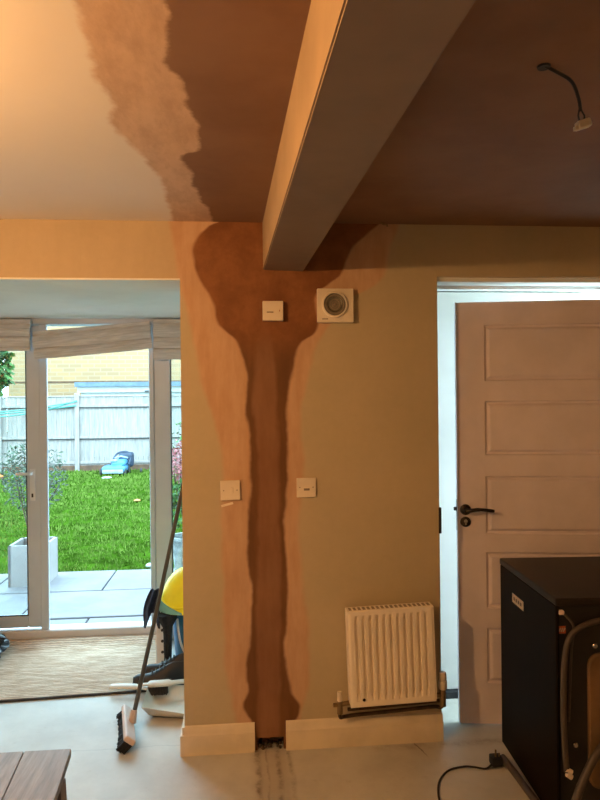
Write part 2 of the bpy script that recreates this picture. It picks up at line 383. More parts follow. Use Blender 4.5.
# the boxed steel beam, slightly skewed
bm = bmesh.new()
sec = [(0, .107, .291), (-2.0, .159, .352), (-4.2, .215, .42), (-6.2, .265, .48)]
rings = [[bm.verts.new((a, y, CE+.02)), bm.verts.new((a, y, 2.17)), bm.verts.new((b, y, 2.165)), bm.verts.new((b, y, CE+.02))] for y, a, b in sec]
for r, s in zip(rings, rings[1:]):
    for k in range(4): bm.faces.new((r[k], r[(k+1) % 4], s[(k+1) % 4], s[k]))
bm.faces.new(rings[0]); bm.faces.new(rings[-1][::-1])
bmesh.ops.recalc_face_normals(bm, faces=bm.faces)
es = [e for e in bm.edges if abs(e.verts[0].co.z-e.verts[1].co.z) < .02 and e.verts[0].co.z < 2.2 and abs(e.verts[0].co.y-e.verts[1].co.y) > .5]
bmesh.ops.bevel(bm, geom=es, offset=.004, segments=2, affect='EDGES')
bmo = struct('trim_1', bm, 'beam', label='plastered boxed beam running across the ceiling')
bmo.data.materials.append(M['beamu'])  # second, darker plaster colour for the downward faces
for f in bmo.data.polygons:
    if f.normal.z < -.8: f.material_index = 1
# skirting boards
def skirt(name, x0, x1, side=False):
    prof = [(0, 0), (-.018, 0), (-.018, .088), (-.014, .096), (-.011, .108), (-.006, .122), (0, .128)]
    bm = bmesh.new()
    a = [bm.verts.new((x0, y, z)) for y, z in prof]; b = [bm.verts.new((x1, y, z)) for y, z in prof]
    for k in range(len(prof)): bm.faces.new((a[k], a[(k+1) % len(prof)], b[(k+1) % len(prof)], b[k]))
    bm.faces.new(a); bm.faces.new(b[::-1])
    if side:
        box(bm, PX-.018, PX, -.018, .3, 0, .09); box(bm, PX-.010, PX, -.010, .3, .09, .125)
    return struct(name, bm, 'skirt')
skirt('baseboard_front_left', PX-.0, .048, True); skirt('baseboard_front_right', .189, .915)
# bits of pipe and rubble in the open hole
bm = bmesh.new(); tube(bm, [(.075, .05, 0), (.078, .045, .06)], .008); tube(bm, [(.125, .05, -.0), (.125, .045, .03), (.15, .02, .042), (.175, .02, .045)], .006)
struct('trim_2', bm, 'dark', label='dark pipe stubs in the hole at the foot of the wall')
random.seed(4); bm = bmesh.new()
for k in range(26):
    c = Vector((random.uniform(.066, .175), random.uniform(.0, .062), random.uniform(.003, .012)))
    r = bmesh.ops.create_icosphere(bm, subdivisions=1, radius=random.uniform(.004, .010)); bmesh.ops.translate(bm, vec=c, verts=r['verts'])
o = obj('plaster_rubble', bm, 'rubble', kind='stuff'); tag(o, 'crumbs of plaster rubble in the hole at the foot of the wall', 'rubble')

# ------------------------------------------------------------------ inner door frame, leaf
bm = bmesh.new()
box(bm, .918, 1.94, .02, .14, 2.125, 2.150, .002); box(bm, .918, .925, .10, .14, 0, 2.125, .002); box(bm, 1.912, 1.94, .02, .14, 0, 2.125, .002)
fr = struct('trim_3', bm, 'hallw', label='white painted door lining in the inner doorway')
obj('door_stop', B(.935, 1.912, .125, .14, 2.108, 2.125, bev=.002), 'hallw', fr)
bm = bmesh.new(); box(bm, .908, .921, -.004, .012, .955, 1.075, .002)
sp = obj('strike_plate', bm, 'dark', fr, label='dark strike plate on the latch side')
# white cupboard door opposite, in the hall
cp = thing('hall_cupboard_door', 'white cupboard door in the hall, seen as a bright strip through the gap', 'door', (1.4, .44, 0))
obj('leaf', B(.96, 1.90, .435, .462, .035, 2.145, bev=.002), 'hallw', cp)
obj('frame', B(.80, 1.96, .425, .462, 2.152, 2.26, bev=.002), 'hallw', cp)
obj('plinth', B(.60, 2.3, .40, .462, 0, .033), 'black', cp)
# leaf of the inner door, hinged out of frame at right, a little open into the hall
H = Vector((1.905, -.030, 0)); Ldir = Vector((1.038, .122, 0)); W = (Ldir-H).length
ang = math.atan2((H-Ldir).y, (H-Ldir).x)
dr = bpy.data.objects.new('door_1', None); COL.objects.link(dr); dr.location = Ldir; dr.rotation_euler = (0, 0, ang); dr['kind'] = 'structure'
DM = wm(dr)
def dobj(name, bm, mat, par=None, **k):    # local door coordinates -> world -> parent
    bmesh.ops.transform(bm, matrix=DM, verts=bm.verts); return obj(name, bm, mat, par or dr, **k)
z0, z1 = .010, 2.043
pan = [(1.662, 1.932), (1.305, 1.566), (.925, 1.204), (.568, .838), (.207, .472)]
bm = bmesh.new()
xs = [0, .135, W-.135, W]; zs = [z0]+[v for a, b in sorted(pan) for v in (a, b)]+[z1]
for i in range(3):
    for k in range(len(zs)-1):
        if i == 1 and k % 2 == 1: continue
        vv = [bm.verts.new(c) for c in ((xs[i], 0, zs[k]), (xs[i+1], 0, zs[k]), (xs[i+1], 0, zs[k+1]), (xs[i], 0, zs[k+1]))]; bm.faces.new(vv)
bmesh.ops.remove_doubles(bm, verts=bm.verts, dist=1e-5)
for f in list(bm.faces): pass
box(bm, 0, W, .012, .036, z0, z1)
for a, b in ((0, 0), (W, W)):
    bm.faces.new([bm.verts.new(c) for c in ((a, 0, z0), (a, .012, z0), (a, .012, z1), (a, 0, z1))])
for z in (z0, z1): bm.faces.new([bm.verts.new(c) for c in ((0, 0, z), (W, 0, z), (W, .012, z), (0, .012, z))])
dobj('leaf', bm, 'doorp')
for a, b in pan:                       # moulded panels: sunk ogee rim, raised field
    bm = bmesh.new(); rr = []
    for ins, dp in ((0, 0), (.005, .010), (.013, .0115), (.024, .002), (.028, .001)):
        rr.append([bm.verts.new((x, dp, z)) for x, z in ((xs[1]+ins, a+ins), (xs[2]-ins, a+ins), (xs[2]-ins, b-ins), (xs[1]+ins, b-ins))])
    for r, s in zip(rr, rr[1:]):
        for k in range(4): bm.faces.new((r[k], r[(k+1) % 4], s[(k+1) % 4], s[k]))
    bm.faces.new(rr[-1]); dobj('panel', bm, 'doorp')
bm = bmesh.new(); lathe(bm, [(.026, 0), (.026, .006), (.022, .010), (.013, .011), (.011, .040)], (.038, -.0, 1.043), 'Y')
hd = dobj('handle', bm, 'dark', smooth=True)
bm = bmesh.new(); tube(bm, smooth_path([(.038, -.040, 1.041), (.060, -.047, 1.046), (.10, -.050, 1.050), (.165, -.047, 1.043)], 5), [.010]*5+[.009]*5+[.008]*5+[.007], 10)
dobj('lever', bm, 'dark', hd, smooth=True)
bm = bmesh.new(); lathe(bm, [(.025, 0), (.025, .006), (.021, .009)], (.038, 0, .984), 'Y'); kr = dobj('keyhole_rose', bm, 'dark', smooth=True)
bm = bmesh.new(); lathe(bm, [(.009, .009), (.009, .011)], (.038, 0, .988), 'Y'); box(bm, .034, .042, -.011, -.008, .970, .986); dobj('keyhole', bm, 'chrome', kr)
bm = bmesh.new(); box(bm, -.001, .003, .008, .032, .94, 1.09); box(bm, -.014, 0, .013, .028, 1.035, 1.052, .002); dobj('latch', bm, 'dark')

# ------------------------------------------------------------------ garden doors
bm = bmesh.new()
box(bm, -2.3, .36, 1.45, 1.56, 2.09, 2.16, .004)
box(bm, -1.31, -1.258, 1.452, 1.472, .10, 2.09, .004); box(bm, -.604, -.572, 1.45, 1.53, .10, 2.09, .004)
box(bm, -2.30, -2.24, 1.45, 1.53, .10, 2.09, .004); box(bm, .30, .36, 1.45, 1.53, .10, 2.09, .004)
gf = struct('door_2', bm, 'upvc')
obj('threshold', B(-2.3, .36, 1.44, 1.55, 0, .10, bev=.008), 'sill', gf)
def leaf(x0, x1, z0=.115, z1=2.085, y0=1.455, y1=1.505, s=.09, br=.075):
    bm = bmesh.new()
    box(bm, x0, x0+s, y0, y1, z0, z1, .006); box(bm, x1-s, x1, y0, y1, z0, z1, .006)
    box(bm, x0+s, x1-s, y0, y1, z0, z0+br, .006); box(bm, x0+s, x1-s, y0, y1, z1-.08, z1, .006)
    l = obj('door_leaf', bm, 'upvc', gf)
    obj('pane', B(x0+s-.005, x1-s+.005, y0+.02, y0+.032, z0+br-.005, z1-.075), 'glass', l)
    bm = bmesh.new()                    # dark glazing gasket
    for a in ((x0+s, x0+s+.006, z0+br, z1-.08), (x1-s-.006, x1-s, z0+br, z1-.08), (x0+s, x1-s, z0+br, z0+br+.006)):
        box(bm, a[0], a[1], y0+.006, y0+.018, a[2], a[3])
    obj('gasket', bm, 'cap', l)
    return l
lf = leaf(-2.24, -1.302)
leaf(-.572, .30, s=.108)
bm = bmesh.new(); box(bm, -1.372, -1.337, 1.445, 1.457, .94, 1.15, .005); box(bm, -1.366, -1.350, 1.405, 1.447, 1.11, 1.13, .003); box(bm, -1.45, -1.350, 1.400, 1.416, 1.112, 1.130, .004)
obj('handle', bm, 'handlew', lf)
bm = bmesh.new(); box(bm, -1.360, -1.349, 1.441, 1.447, .965, .99); obj('lock', bm, 'dark', lf)

# ------------------------------------------------------------------ blinds: stacks of folded fabric
def blind(label, x0, x1, ztop, n, dz, tilt=0, droop=0):
    c = ((x0+x1)/2, 1.415, ztop)
    t = thing('roman_blind', label, 'blind', c, 0, 'folded fabric blinds over the garden doors', roty=tilt)
    Mx = wm(t); w = (x1-x0)/2
    def o_(name, bm, mat, p=None): bmesh.ops.transform(bm, matrix=Mx, verts=bm.verts); return obj(name, bm, mat, t, smooth=True)
    o_('headrail', B(-w, w, -.012, .02, -.014, .012, bev=.003), 'blind')
    for k in range(n):
        bm = bmesh.new(); nx = 14; zt = -.012-k*dz; h = dz*1.7; ph = random.random()*6
        for i in range(nx+1):
            u = i/nx; x = -w+2*w*u; wv = .004*math.sin(u*7+ph+k)
            pr = [(-.004, 0), (-.014-.013*(k % 2), -h*.35), (-.026-wv, -h*.8), (-.024-wv, -h), (-.010, -h*.98), (-.004, -h*.6)]
            ring = [bm.verts.new((x, y, zt+z+wv*.5-droop*(k/n)*.01*math.sin(PI*u))) for y, z in pr]
            if i:
                for q in range(6): bm.faces.new((last[q], last[(q+1) % 6], ring[(q+1) % 6], ring[q]))
            else: bm.faces.new(ring)
            last = ring
        bm.faces.new(last[::-1]); o_('fabric_fold', bm, 'blind')
    return t
blind('taupe folded blind hanging level over the left glass door', -2.24, -1.345, 2.106, 5, .032)
blind('taupe folded blind fallen at a slant over the open garden doorway', -1.335, -.585, 2.062, 4, .033, tilt=-math.radians(5.2), droop=1)
blind('taupe folded blind with short stack beside the plaster pier', -.565, .30, 2.108, 6, .036)

# ------------------------------------------------------------------ wall fittings
def plate(name, label, cat, x0, x1, z0, z1, d=.010, tilt=0):
    t = thing(name, label, cat, ((x0+x1)/2, 0, (z0+z1)/2), roty=tilt)
    Mx = wm(t); w = (x1-x0)/2; h = (z1-z0)/2
    bm = B(-w, w, -d, 0, -h, h, bev=.003, seg=2); bmesh.ops.transform(bm, matrix=Mx, verts=bm.verts)
    obj('plate', bm, 'plastic', t); return t, Mx, w, h
def pm(t, Mx, name, bm, mat, label=None):
    bmesh.ops.transform(bm, matrix=Mx, verts=bm.verts); return obj(name, bm, mat, t, label=label)
t, Mx, w_, h_ = plate('light_switch', 'square white switch left of the wet strip, paint smear beneath it', 'switch', -.094, -.006, 1.134, 1.222, .012, tilt=math.radians(-1))
pm(t, Mx, 'rocker', B(.002, .014, -.0155, -.011, -.012, .012, bev=.001), 'plastic')
for sx in (-.03, .03): bm = bmesh.new(); lathe(bm, [(.003, .011), (.003, .0128)], (sx, 0, 0), 'Y', 8); pm(t, Mx, 'screw', bm, 'led')
bm = bmesh.new(); box(bm, -.092, -.038, -.003, 0, 1.108, 1.118, rot=Matrix.Rotation(math.radians(-14), 3, 'Y'))
tag(obj('plaster_smear', bm, 'plastic'), 'pale smear of filler on the wall below the left switch', 'smear')
t, Mx, w_, h_ = plate('switch_plate', 'square white switched plate right of the wet strip at chest height', 'switch', .249, .337, 1.138, 1.226, .012)
pm(t, Mx, 'rocker', B(-.012, .014, -.0155, -.011, -.012, -.002, bev=.001), 'led')
for sx in (-.03, .03): bm = bmesh.new(); lathe(bm, [(.003, .011), (.003, .0128)], (sx, 0, .002), 'Y', 8); pm(t, Mx, 'screw', bm, 'led')
t, Mx, w_, h_ = plate('fused_switch', 'small white fused switch high on the wall left of the fan', 'switch', .103, .195, 1.938, 2.026, .030)
pm(t, Mx, 'rocker', B(.014, .026, -.034, -.029, -.014, .008, bev=.001), 'plastic')
pm(t, Mx, 'fuse_holder', B(-.028, .002, -.0325, -.029, -.010, -.004, bev=.001), 'led')
pm(t, Mx, 'indicator', B(.028, .031, -.0325, -.029, -.004, .004), 'red')
# extractor fan
t, Mx, w_, h_ = plate('extractor_fan', 'square white extractor fan with round louvred grille below the beam', 'fan', .350, .515, 1.930, 2.083, .030)
bm = bmesh.new(); lathe(bm, [(.060, .028), (.060, .036), (.056, .040), (.051, .040), (.050, .030)], (-.004, 0, .004), 'Y', 36); pm(t, Mx, 'grille_ring', bm, 'plastic')
bm = bmesh.new(); lathe(bm, [(.050, .029), (.050, .0315)], (-.004, 0, .004), 'Y', 36); pm(t, Mx, 'grille_backing', bm, 'grille')
for r in (.012, .022, .032, .042):
    bm = bmesh.new(); n = 32
    for k in range(n): pass
    ringp = [(-.004+r*math.cos(2*PI*k/n), -.034, .004+r*math.sin(2*PI*k/n)) for k in range(n+1)]
    tube(bm, ringp, .0022, 6); pm(t, Mx, 'grille_louvre', bm, 'chrome' if r == .032 else 'led')
bm = bmesh.new(); lathe(bm, [(.006, .030), (.006, .040), (.004, .042)], (-.004, 0, .004), 'Y', 16); pm(t, Mx, 'hub', bm, 'led')
pm(t, Mx, 'lettering', B(-.062, -.035, -.0306, -.029, -.064, -.059), 'led', label='tiny raised lettering')

# ------------------------------------------------------------------ radiator
RC = Vector((.661, -.035, .438)); T = math.radians(-1.7)
t = thing('radiator', 'small cream panel radiator hanging slightly crooked on the plaster wall', 'radiator', RC, roty=T)
RM = wm(t)
def ro(name, bm, mat, par=None, **k): bmesh.ops.transform(bm, matrix=RM, verts=bm.verts); return obj(name, bm, mat, par or t, **k)
# fluted front panel: x -.195..+.195, z -.222..+.222, front y=-.065
bm = bmesh.new(); nf = 11; xa, xb, za, zb = -.172, .172, -.175, .170
prof = [(-.195, -.050), (-.193, -.062), (-.185, -.065), (xa, -.065)]
p = (xb-xa)/nf
for k in range(nf):
    x = xa+k*p
    prof += [(x+p*.20, -.065), (x+p*.32, -.050), (x+p*.62, -.050), (x+p*.74, -.065)]
prof += [(xb, -.065), (.185, -.065), (.193, -.062), (.195, -.050)]
rows = []
for z, f in ((-.222, 2), (-.215, 0), (za-.018, 0), (za+.006, 1), (zb-.006, 1), (zb+.018, 0), (.198, 0), (.206, 2)):
    rows.append([bm.verts.new((x, {0: -.065 if abs(x) < .186 else y, 1: y, 2: max(y, -.057)}[f] if f != 2 else -.057, z)) for x, y in prof])
for r, s in zip(rows, rows[1:]):
    for k in range(len(prof)-1): bm.faces.new((r[k], r[k+1], s[k+1], s[k]))
ro('front_panel', bm, 'rad', smooth=False)
ro('back_panel', B(-.195, .195, -.012, .0, -.215, .196, bev=.004), 'rad')
bm = bmesh.new(); box(bm, -.197, .197, -.066, .002, .196, .209, .004); tp = ro('top_grille', bm, 'rad')
bm = bmesh.new()
for k in range(18): box(bm, -.185+k*.021, -.173+k*.021, -.052, -.014, .2085, .2096)
ro('grille_slots', bm, 'led', tp)
for sx in (-.196, .190): ro('side_panel', B(sx, sx+.006, -.062, 0, -.21, .198), 'rad')
bm = bmesh.new(); lathe(bm, [(.007, .0655), (.006, .069)], (-.135, 0, -.186), 'Y', 12); ro('air_bleed_screw', bm, 'dark')
for sx in (-.12, .12): ro('bracket', B(sx-.012, sx+.012, 0, .037, -.15, .12), 'rad')
# left lockshield valve
bm = bmesh.new(); tube(bm, [(.470, -.062, .222), (.425, -.062, .214)], .010, 12); tube(bm, [(.428, -.062, .175), (.428, -.062, .232)], .013, 12); tube(bm, [(.398, -.062, .214), (.428, -.062, .214)], .009, 12)
lv = obj('valve_body', bm, 'brass', t, smooth=True, label='brass lockshield valve at lower left')
bm = bmesh.new(); tube(bm, [(.428, -.062, .232), (.427, -.062, .272)], [.012, .010], 12); obj('valve_cap', bm, 'plastic', lv, smooth=True)
# right thermostatic valve
bm = bmesh.new(); tube(bm, [(.858, -.062, .236), (.900, -.062, .236)], .010, 12); tube(bm, [(.900, -.062, .185), (.900, -.062, .262)], .014, 12)
rv = obj('valve_body', bm, 'brass', t, smooth=True, label='brass valve body at lower right')
bm = bmesh.new(); lathe(bm, [(.016, .262), (.019, .268), (.019, .300), (.015, .303), (.017, .308), (.017, .335), (.012, .340)], (.900, -.062, 0), 'Z', 20); obj('thermostat_head', bm, 'plastic', rv, smooth=True, label='cream ribbed thermostatic head')
# dull pipework along the top of the skirting
bm = bmesh.new()
tube(bm, smooth_path([(.428, -.062, .180), (.430, -.060, .158), (.452, -.040, .150), (.52, -.028, .150), (.70, -.026, .158), (.86, -.028, .168), (.892, -.045, .172), (.900, -.062, .188)], 5), .0085, 10)
tube(bm, [(.47, -.020, .172), (.70, -.018, .180), (.905, -.018, .190)], .0085, 10)
obj('pipe', bm, 'copper', t, smooth=True, label='dull copper pipes along the skirting')

# ------------------------------------------------------------------ ceiling cable
t = thing('ceiling_cable', 'black light cable with a white connector dangling from a hole in the brown ceiling', 'cable', (.742, -1.43, CE))
bm = bmesh.new(); lathe(bm, [(.017, .002), (.015, -.005), (.008, -.004)], (.742, -1.445, CE), 'Z', 16); obj('hole_grommet', bm, 'black', t)
bm = bmesh.new(); tube(bm, smooth_path([(.745, -1.445, CE), (.775, -1.44, 2.375), (.825, -1.42, 2.362), (.858, -1.39, 2.338), (.875, -1.37, 2.313)], 6), .0042, 8); obj('flex', bm, 'cord', t, smooth=True)
bm = bmesh.new()
for d in (-.007, .006): tube(bm, [(.872+d*.2, -1.372, 2.318), (.880+d*1.3, -1.365, 2.303), (.884+d, -1.36, 2.290)], .0022, 6)
obj('wire_end', bm, 'cord', t)
bm = bmesh.new(); R_ = Matrix.Rotation(math.radians(-18), 3, 'Y')
box(bm, .868, .905, -1.372, -1.350, 2.272, 2.293, .003, rot=R_)
cn = obj('connector', bm, 'plastic', t)
bm = bmesh.new(); [box(bm, .862, .872, -1.368+i*.008, -1.363+i*.008, 2.266, 2.276) for i in range(2)]; obj('terminal', bm, 'plastic', cn)
bm = bmesh.new(); tube(bm, smooth_path([(.645, -.03, CE), (.655, -.035, 2.374), (.668, -.04, 2.372), (.672, -.04, 2.362)], 4), .004, 8)
tag(obj('cable_stub', bm, 'brass', smooth=True), 'short cable stub poking out where the wall meets the brown ceiling', 'cable')

# ------------------------------------------------------------------ washing machine, seen from its back left corner
wmO = thing('washing_machine', 'black washing machine standing with its back to the viewer by the inner door', 'washing machine', (1.132, -.685, 0), math.radians(-3.6))
WM = wm(wmO)
def wo(name, bm, mat, par=None, **k): bmesh.ops.transform(bm, matrix=WM, verts=bm.verts); return obj(name, bm, mat, par or wmO, **k)
WD, DP, HT = .597, .615, .85
bm = bmesh.new()
box(bm, 0, .012, 0, DP, .012, HT-.028, .004); box(bm, WD-.012, WD, 0, DP, .012, HT-.028, .004)
box(bm, 0, WD, DP-.014, DP, .012, HT-.028, .004); box(bm, .012, WD-.012, .0, DP, .012, .03)
wo('casing', bm, 'wmside')
wo('worktop', B(-.002, WD+.002, -.004, DP+.002, HT-.028, HT, bev=.007, seg=3), 'wmtop', smooth=True)
bp = wo('back_panel', B(.012, WD-.012, .014, .022, .03, HT-.028), 'wmback')
# rounded brown service cover
bm = bmesh.new(); x0, x1, za, zb, r = .118, .50, .150, .645, .045; pts = []
for cx, cz, a0 in ((x1-r, zb-r, 0), (x0+r, zb-r, 90), (x0+r, za+r, 180), (x1-r, za+r, 270)):
    for k in range(7): a = math.radians(a0+k*15); pts.append((cx+r*math.cos(a), cz+r*math.sin(a)))
A1 = [bm.verts.new((x, .014, z)) for x, z in pts]; A2 = [bm.verts.new((x, .006, z)) for x, z in pts]
cx, cz = (x0+x1)/2, (za+zb)/2; A3 = [bm.verts.new((cx+(x-cx)*.96, .003, cz+(z-cz)*.97)) for x, z in pts]
for a, b in ((A1, A2), (A2, A3)):
    for k in range(len(a)): bm.faces.new((a[k], a[(k+1) % len(a)], b[(k+1) % len(a)], b[k]))
bm.faces.new(A3); cv = wo('service_cover', bm, 'wmtan', label='rounded brown service cover')
for x, z in ((.146, .672), (.070, .312), (.35, .705)):
    bm = bmesh.new(); lathe(bm, [(.010, -.012), (.010, -.004), (.007, -.001)], (x, .002, z), 'Y', 14); wo('screw', bm, 'chrome', bp)
bm = bmesh.new(); tube(bm, smooth_path([(.30, .008, .772), (.19, .0, .772), (.09, -.006, .748), (.040, -.010, .70), (.022, -.012, .60), (.018, -.012, .46), (.022, -.010, .33), (.030, -.008, .225)], 8), .0105, 12)
dh = wo('drain_hose', bm, 'hose', smooth=True)
bm = bmesh.new()
for k in range(2): tube(bm, [(.026+k*.003, -.010, .236-k*.018), (.046, -.012, .224-k*.018)], .010, 8)
wo('hose_clip', bm, 'plastic', dh)
bm = bmesh.new(); tube(bm, smooth_path([(.020, .008, .800), (.040, .0, .782), (.062, -.004, .745), (.056, .002, .66), (.050, .004, .52), (.044, .004, .40)], 6), .0045, 8); wo('supply_cable', bm, 'hose', smooth=True)
bm = bmesh.new(); box(bm, .010, .030, -.004, .012, .790, .806, .003); wo('cable_clip', bm, 'pinkp')
wl = wo('warning_sticker', B(.012, .040, .0125, .014, .718, .745), 'red', label='small orange warning sticker')
bm = bmesh.new()
for k in range(3): box(bm, .016+k*.008, .020+k*.008, .011, .0126, .724, .739, rot=Matrix.Rotation(.5, 3, 'Y'))
wo('sticker_print', bm, 'label', wl)
lb = wo('paper_label', B(-.0012, 0, .325, .455, .700, .738), 'label', label='white paper label')
bm = bmesh.new()
for k in range(4): box(bm, -.0018, -.001, .345+k*.026, .361+k*.026, .712, .726)
wo('label_print', bm, 'ink', lb)
for x, y in ((.05, .05), (WD-.05, .05), (.05, DP-.05), (WD-.05, DP-.05)):
    bm = bmesh.new(); lathe(bm, [(.022, 0), (.022, .008), (.012, .010), (.012, .013)], (x, y, 0), 'Z', 14); wo('foot', bm, 'black')
# long hose looping along the floor, cable and plug
bm = bmesh.new()
tube(bm, smooth_path([(1.115, -.215, .022), (1.122, -.33, .016), (1.122, -.45, .016), (1.125, -.60, .018), (1.130, -.715, .045), (1.155, -.745, .12), (1.20, -.735, .21), (1.27, -.715, .30), (1.36, -.700, .36)], 8), .0145, 12)
tag(obj('inlet_hose', bm, 'hose', smooth=True), 'thick grey hose curling from the floor up the back of the washing machine', 'hose')
t = thing('plug_and_cord', 'black three-pin plug with its thin cord curling on the floor beside the washing machine', 'plug', (1.07, -.235, 0))
bm = bmesh.new(); box(bm, 1.052, 1.100, -.262, -.214, .006, .044, .008, seg=2); pb = obj('plug_body', bm, 'black', t, smooth=True)
bm = bmesh.new()
for a in ((1.068, .046, .060), (1.084, .046, .060)): box(bm, a[0], a[0]+.006, -.250, -.246, .040, .060)
box(bm, 1.076, 1.082, -.232, -.226, .040, .064); obj('pin', bm, 'brass', pb)
bm = bmesh.new(); tube(bm, smooth_path([(1.055, -.250, .014), (1.02, -.265, .006), (.975, -.245, .005), (.93, -.238, .005), (.86, -.26, .005), (.80, -.33, .005), (.765, -.43, .005), (.75, -.56, .005)], 8), .0042, 8)
obj('cord', bm, 'cord', t, smooth=True)

# ------------------------------------------------------------------ plank table, lower left
t = thing('plank_table', 'low rustic wooden plank table at the lower left', 'table', (-1.0, -1.35, 0))
ex = -.545; pw = .148
for k in range(5):
    x1 = ex-k*(pw+.002); bm = B(x1-pw, x1, -1.95, -.772, .422, .45, bev=.004, seg=2)
    for v in bm.verts: v.co.x += -.060*(v.co.y+.772)*-.0 + (.085*-(v.co.y+.772))*1.0 - .018; v.co.y += .0
    obj('plank', bm, 'table', t)
for x, y in ((-.578, -.93), (-1.18, -.86), (-.53, -1.86), (-1.10, -1.86)):
    bm = bmesh.new(); r1 = [bm.verts.new((x+a*.03, y+b*.03, .424)) for a, b in ((-1, -1), (1, -1), (1, 1), (-1, 1))]; r2 = [bm.verts.new((x+.03+a*.022, y+b*.022, 0)) for a, b in ((-1, -1), (1, -1), (1, 1), (-1, 1))]
    for k in range(4): bm.faces.new((r1[k], r1[(k+1) % 4], r2[(k+1) % 4], r2[k]))
    bm.faces.new(r1); bm.faces.new(r2[::-1]); obj('leg', bm, 'tabledark', t)
for a in ((-1.17, -.62, -.875, -.855), (-1.10, -.52, -1.87, -1.85)): obj('apron', B(*a, .36, .424), 'tabledark', t)

# ------------------------------------------------------------------ rug
t = thing('jute_rug', 'woven natural jute rug with a dark edge in front of the garden doors', 'rug', (-1.3, 1.05, 0))
bm = bmesh.new(); nx, ny = 40, 16; g = []
for j in range(ny+1):
    r = []
    for i in range(nx+1):
        x = -2.2+(1.72)*i/nx; y = .64+.79*j/ny
        y += (-.05+.085*((x+2.2)/1.72))*(1-j/ny)
        r.append(bm.verts.new((x, y, .009+.002*noise.noise((x*4, y*6, 0))+.04*max(0, (y-1.28)/.15)**2)))
    g.append(r)
for j in range(ny):
    for i in range(nx): bm.faces.new((g[j][i], g[j][i+1], g[j+1][i+1], g[j+1][i]))
rb = bmesh.ops.extrude_face_region(bm, geom=list(bm.faces)); 
for v in [v for v in rb['geom'] if isinstance(v, bmesh.types.BMVert)]: v.co.z = .001
obj('weave', bm, 'jute', t)
bm = bmesh.new(); tube(bm, [(-2.2, .585, .007), (-1.3, .622, .007), (-.48, .668, .007)], .007, 8); tube(bm, [(-.474, .668, .007), (-.474, 1.43, .007)], .007, 8); obj('edge_binding', bm, 'rugedge', t)

# ------------------------------------------------------------------ bin bag at left
def blob(c, rad, seed, amp, sub=4, fq=3.0, pinch=0):
    bm = bmesh.new(); bmesh.ops.create_icosphere(bm, subdivisions=sub, radius=1)
    for v in bm.verts:
        n = v.co.normalized(); d = 1+amp*noise.noise(n*fq+Vector((seed, 0, 0)))+amp*.6*abs(noise.noise(n*fq*2.5+Vector((0, seed, 0))))
        v.co = Vector((n.x*rad[0]*d, n.y*rad[1]*d, n.z*rad[2]*d))+Vector(c)
        if v.co.z < .012: v.co.z = .012
    return bm
t = thing('bin_bag', 'crumpled black bin bag lying on the rug at the left edge', 'bag', (-1.60, 1.22, .01))
obj('sack', blob((-1.60, 1.20, .10), (.135, .14, .095), 3, .35), 'bag', t, smooth=True)
bm = blob((-1.56, 1.20, .20), (.05, .05, .035), 9, .6, 3); obj('tied_neck', bm, 'bag', t, smooth=True)

# ------------------------------------------------------------------ broom
t = thing('broom', 'broom with a long dark pole leaning by the pier, bristles facing left', 'broom', (-.52, .2, 0))
bm = bmesh.new(); tube(bm, [(-.526, .215, .075), (-.402, .235, .62), (-.278, .25, 1.19)], [.011, .010, .010], 12); obj('pole', bm, 'pole', t, smooth=True)
bm = bmesh.new(); tube(bm, [(-.530, .212, .055), (-.520, .215, .115)], [.020, .015], 14); obj('socket', bm, 'pinkp', t, smooth=True)
RB = Matrix.Rotation(math.radians(35), 3, 'Y')
bm = bmesh.new(); box(bm, -.560, -.505, .03, .36, .042, .070, .010, rot=RB, seg=3)
for v in bm.verts: v.co.x += -.012*((v.co.y-.19)/.16)**2-.20*(v.co.y-.19)
hb = obj('head_block', bm, 'pinkp', t, smooth=True)
random.seed(7); bm = bmesh.new(); dirv = RB @ Vector((0, 0, -1)); base = Vector((-.537, 0, .045))
for k in range(800):
    y = random.uniform(.035, .350); off = RB @ Vector((random.uniform(-.022, .022), 0, 0)); curv = -.012*((y-.19)/.16)**2-.20*(y-.19)
    a = base+off+Vector((curv, y, 0)); sp = Vector((random.uniform(-.004, .003), (y-.19)*.08+random.uniform(-.003, .003), random.uniform(-.002, .002)))
    b = a+Vector((-.034, 0, -.032))+sp
    b.z = max(b.z, .002)
    tube(bm, [a, b], [.0035, .0026], 4)
obj('bristles', bm, 'bristle', hb, kind='stuff')

# ------------------------------------------------------------------ dustpan and hand brush
t = thing('dustpan', 'cream plastic dustpan lying on the floor beside the broom', 'dustpan', (-.40, .45, 0))
bm = bmesh.new(); nx, ny = 14, 10; g = []
for j in range(ny+1):
    r = []
    for i in range(nx+1):
        u = i/nx; v = j/ny
        x = -.505+.25*u; y = .335+.27*v-.06*u*(1-v)
        edge = max((1-min(1, v*6)), (1-min(1, (1-v)*6))*1.0, (1-min(1, u*5)))
        z = .006+.045*edge**1.5*(1-u*.35)*1.4
        r.append(bm.verts.new((x, y, z)))
    g.append(r)
for j in range(ny):
    for i in range(nx): bm.faces.new((g[j][i], g[j][i+1], g[j+1][i+1], g[j+1][i]))
rb = bmesh.ops.extrude_face_region(bm, geom=list(bm.faces))
for v in [v for v in rb['geom'] if isinstance(v, bmesh.types.BMVert)]: v.co.z -= .004
obj('tray', bm, 'panw', t, smooth=True)
bm = bmesh.new(); tube(bm, smooth_path([(-.49, .60, .045), (-.58, .625, .052), (-.66, .645, .045), (-.72, .66, .036)], 6), [.018]*6+[.024]*12+[.014], 12); 
for v in bm.verts: v.co.z = .045+(v.co.z-.045)*.55
obj('handle', bm, 'panw', t, smooth=True)
t = thing('hand_brush', 'cream handled hand brush with black bristles lying across the dustpan', 'brush', (-.42, .58, .05))
